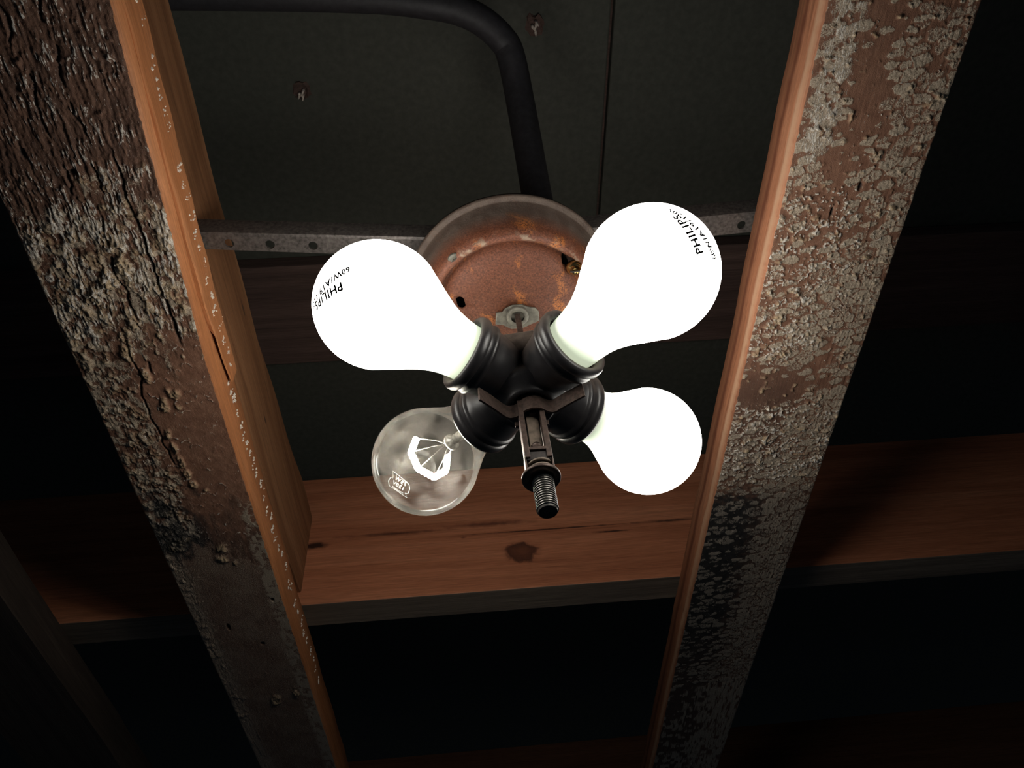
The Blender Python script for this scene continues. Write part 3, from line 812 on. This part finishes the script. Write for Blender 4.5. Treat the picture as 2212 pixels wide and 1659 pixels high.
# stem frame
def bar(x0, x1, y0, y1, z0, z1, name, mat, b=.25, parent=None):
    o = part(name, *box(x0, x1, y0, y1, z0, z1), mat, parent or fx, smooth=False)
    if b: bevel(o, b)
    return o
SX = AXX
bar(SX - 7.0, SX - 4.4, AXY - 7, AXY + 1, 258.5, 300, 'stem_side_bar', M_TARN)
bar(SX + 3.6, SX + 6.2, AXY - 7, AXY + 1, 258.5, 300, 'stem_side_bar', M_TARN)
pl_ = bar(SX - 3.2, SX + 2.8, AXY - 2.5, AXY - 1.2, 266, 295, 'stem_plate', M_TAN)
bar(SX - 9.0, SX + 8.2, AXY - 1.0, AXY + .6, 287.5, 290.5, 'stem_lug', M_TARN)
bar(SX - 1.5, SX + 2.2, AXY - 5.0, AXY - 1.6, 292, 296.5, 'spring_clip', M_DARKM)
bar(SX - 4.6, SX + 4.0, AXY - 7, AXY - 4.6, 263.5, 265.5, 'stem_cross_bar', M_TARN)
part('rivet', *lathe([(0, -2), (2.2, -1.4), (2.8, 0), (0, 0)], (SX - .2, AXY - 2.6, 269.5), (0, 1, 0), 14), M_TARN, pl_)
bar(SX - 6.2, SX + 5.4, AXY - 6, AXY + 2, 257.5, 263.2, 'stem_collar', M_DARKM, .6)
bar(SX - 7.2, SX - 6.3, AXY - 6, AXY + 1, 252, 262, 'collar_lip', M_TARN); bar(SX + 5.5, SX + 6.4, AXY - 6, AXY + 1, 252, 262, 'collar_lip', M_TARN)
WC = np.array([SX - .2, AXY - 1, 0])
hel = [WC + np.array([6.0 * math.cos(t), 6.0 * math.sin(t), 251.4 + 7.0 * t / (2 * math.pi * 2.3)]) for t in np.linspace(0, 2 * math.pi * 2.3, 70)]
part('spring', *tube(hel, .75, 8), M_TAN, fx)
part('washer', *lathe([(4, 251.2), (8.9, 251.2), (9.3, 250.6), (9.3, 249.4), (8.9, 248.9), (4, 248.9)], WC, n=40, closed=True), M_TARN, fx)
rp = [(0, 252)] + [(4.6, 252), (4.7, 248.8)]
z = 248.0
while z > 230.6:
    rp += [(4.55, z), (5.15, z - .45), (5.15, z - .65), (4.55, z - 1.1)]; z -= 1.42
rp += [(4.7, 230.0), (4.5, 229.2), (0, 229.0)]
rod = part('threaded_rod', *lathe(rp, WC + (.6, 0, 0), n=36), M_THREAD, fx); recalc(rod, 40)
part('rod_end', *lathe([(0, 228.85), (4.4, 228.85), (4.45, 229.2), (0, 229.2)], WC + (.6, 0, 0), n=30), M_DARKM, rod)

# ------------------------------------------------------------------ bulbs
R = 32.5
S = R / 30.0
def bulb_profile(r0=30.0):
    pr = []
    for a in np.linspace(-90, 22, 26):
        pr.append((max(0, 30 * math.cos(math.radians(a))), 30 * math.sin(math.radians(a))))
    pr[0] = (0, -30)
    pr += [(25.7, 15.0), (23.1, 20), (20.4, 25), (17.9, 30), (16.0, 35), (14.8, 40), (14.2, 45), (14.0, 49), (13.5, 52.5)]
    return [(r * S, t * S) for r, t in pr]

def text_mesh(s, size):
    cu = bpy.data.curves.new('t', 'FONT'); cu.body = s; cu.size = size; cu.align_x = 'CENTER'; cu.align_y = 'CENTER'; cu.resolution_u = 3; cu.offset = size * .035; cu.space_character = 1.12
    o = bpy.data.objects.new('t', cu); COL.objects.link(o)
    bpy.context.view_layer.update()
    me = bpy.data.meshes.new_from_object(o.evaluated_get(bpy.context.evaluated_depsgraph_get()))
    V = [(v.co.x, v.co.y) for v in me.vertices]; F = [tuple(p.vertices) for p in me.polygons]
    bpy.data.objects.remove(o); bpy.data.meshes.remove(me); bpy.data.curves.remove(cu)
    return V, F

def sphere_hit(c, u, v, far=False):
    d = ray(u, v); d /= np.linalg.norm(d); c = np.array(c)
    b = d.dot(c); q = b * b - c.dot(c) + R * R
    q = math.sqrt(max(q, 0)); return d * (b + q if far else b - q)

def on_sphere(c, V, F, p0, p1, far=False, lift=.12):
    """wrap flat text on the glass: p0 pixel of the text centre, p1 a pixel further along the reading direction"""
    c = np.array(c)
    a = sphere_hit(c, *p0, far); b = sphere_hit(c, *p1, far)
    n = (a - c) / R; t = b - a; t -= t.dot(n) * n; t /= np.linalg.norm(t); up = np.cross(n, t)
    out = []
    for x, y in V:
        q = n + (x / R) * t + (y / R) * up; q /= np.linalg.norm(q); out.append(c + q * (R + lift))
    return out, F

def bulb(key, label, frosted, group):
    c = np.array(BC[key]); d = -sdirs[key]
    th = thing('light_bulb', c, label, 'light bulb', group)
    # local frame: z from the bulb centre to its base, so the glass can be shaded along its length
    x, y, a = basis(d)
    rot = Matrix([[x[i], y[i], a[i]] for i in range(3)])
    V, F = lathe(bulb_profile(), (0, 0, 0), (0, 0, 1), 56)
    gl = part('glass', V, F, M_FROST if frosted else M_CLEAR, None, (0, 0, 0))
    recalc(gl)
    gl.parent = th; gl.location = (0, 0, 0); gl.rotation_mode = 'QUATERNION'; gl.rotation_quaternion = rot.to_quaternion()
    ORG[gl.name] = c
    pr = [(0, 52), (13.0, 52), (13.3, 53)]
    t = 54.0
    while t < 70: pr += [(13.3, t), (12.5, t + 1.2), (13.3, t + 2.4)]; t += 3.2
    pr += [(9, 73), (6, 75), (0, 75.5)]
    recalc(part('screw_base', *lathe([(r * S * 1.02, q * S) for r, q in pr], c, d, 32), M_SCREWB, th))
    return th, c, d

G = 'white frosted lit bulbs'
b1, c1, d1 = bulb('RT', 'largest white lit bulb, upper right, nearest the right furring strip', True, None)
b2, c2, d2 = bulb('LT', 'white lit bulb at upper left in front of the bar hanger', True, None)
b3, c3, d3 = bulb('RB', 'white lit bulb at lower right in front of the red joist', True, None)
b4, c4, d4 = bulb('LB', 'clear glass bulb with a glowing filament at lower left', False, None)

def stamp(th, c, lines, far, mat, name):
    P = []
    for s, size, p0, p1 in lines:
        V, F = text_mesh(s, size); P.append(on_sphere(c, V, F, p0, p1, far))
    return part(name, *merge(*P), mat, th, smooth=False)
stamp(b1, c1, [('PHILIPS', 6.2, (1491, 502), (1484, 492)), ('60W/A19/120V', 5.0, (1506, 494), (1498, 486))], False, M_INK, 'printed_text')
stamp(b2, c2, [('PHILIPS', 6.2, (704, 638), (697, 644)), ('60W/A19/120V', 5.0, (700, 620), (695, 626))], False, M_INK, 'printed_text')
# banner shaped stamp on the far side of the clear bulb
pc, pdir = (861.5, 1048), (853.5, 1042.2)
P = []
for s, size, off in (('75W', 4.4, 3.6), ('130V', 4.2, -.6)):
    V, F = text_mesh(s, size); P.append(([(x, y + off) for x, y in V], F))
for k in range(7):
    x0 = -4.6 + k * 1.35
    ring = [(x0 + .5 * math.cos(q) * r, -4.3 + .75 * math.sin(q) * r) for r in (1.0, .55) for q in np.linspace(0, 2 * math.pi, 9)[:-1]]
    P.append((ring, [(i, (i + 1) % 8, 8 + (i + 1) % 8, 8 + i) for i in range(8)]))
ol = [(-4.5, 6.0), (9.0, 6.6), (6.2, 2.0), (8.2, 1.0), (8.6, -3.0), (6.5, -6.2), (-9.0, -6.6), (-6.6, -3.2), (-8.6, -2.6), (-8.4, 2.6), (-6.5, 5.0)]
oc = np.array(ol); inn = oc * .94
n = len(ol)
P.append(([tuple(p) for p in oc] + [tuple(p) for p in inn], [(k, (k + 1) % n, n + (k + 1) % n, n + k) for k in range(n)]))
V, F = merge(*[([(x * .92, y * .92) for x, y in v], f) for v, f in P])
V, F = on_sphere(c4, V, F, pc, pdir, True)
part('etched_stamp', V, F, M_ETCH, b4, smooth=False)
# clear bulb innards
x4, y4, a4 = basis(d4)
def loc(px, py, pz): return c4 + x4 * px + y4 * py + a4 * pz
part('glass_stem', *lathe([(3.6, 55), (3.4, 40), (3.0, 30), (2.7, 27.5), (4.6, 26.4), (5.2, 25), (4.9, 23.6), (3.0, 22.8), (0, 22.6)], c4, d4, 24), M_STEMG, b4)
hexp = [(12, 8, 5), (13, -2, 3), (6, -10, 2), (-6, -10, 2), (-13, -2, 3), (-12, 8, 5)]
fp_ = [loc(*p) for p in hexp]
fine_ = []
for i in range(5):
    for k in range(14):
        fine_.append(fp_[i] + (fp_[i + 1] - fp_[i]) * k / 14)
fine_.append(fp_[-1])
coil = tube(fine_, [1.9 + .25 * math.sin(i * 2.2) for i in range(len(fine_))], 10)
fil = part('filament', *coil, M_FIL, b4, label='glowing coiled tungsten filament')
ww = []
for i, p in enumerate(fp_):
    e = loc(1.5 * math.cos(i), 1.5 * math.sin(i), 24)
    ww.append(tube([p, p + (e - p) * .5 + a4 * 2, e], .28 if 0 < i < 5 else .5, 6))
part('support_wires', *merge(*ww), M_WIRE, b4)
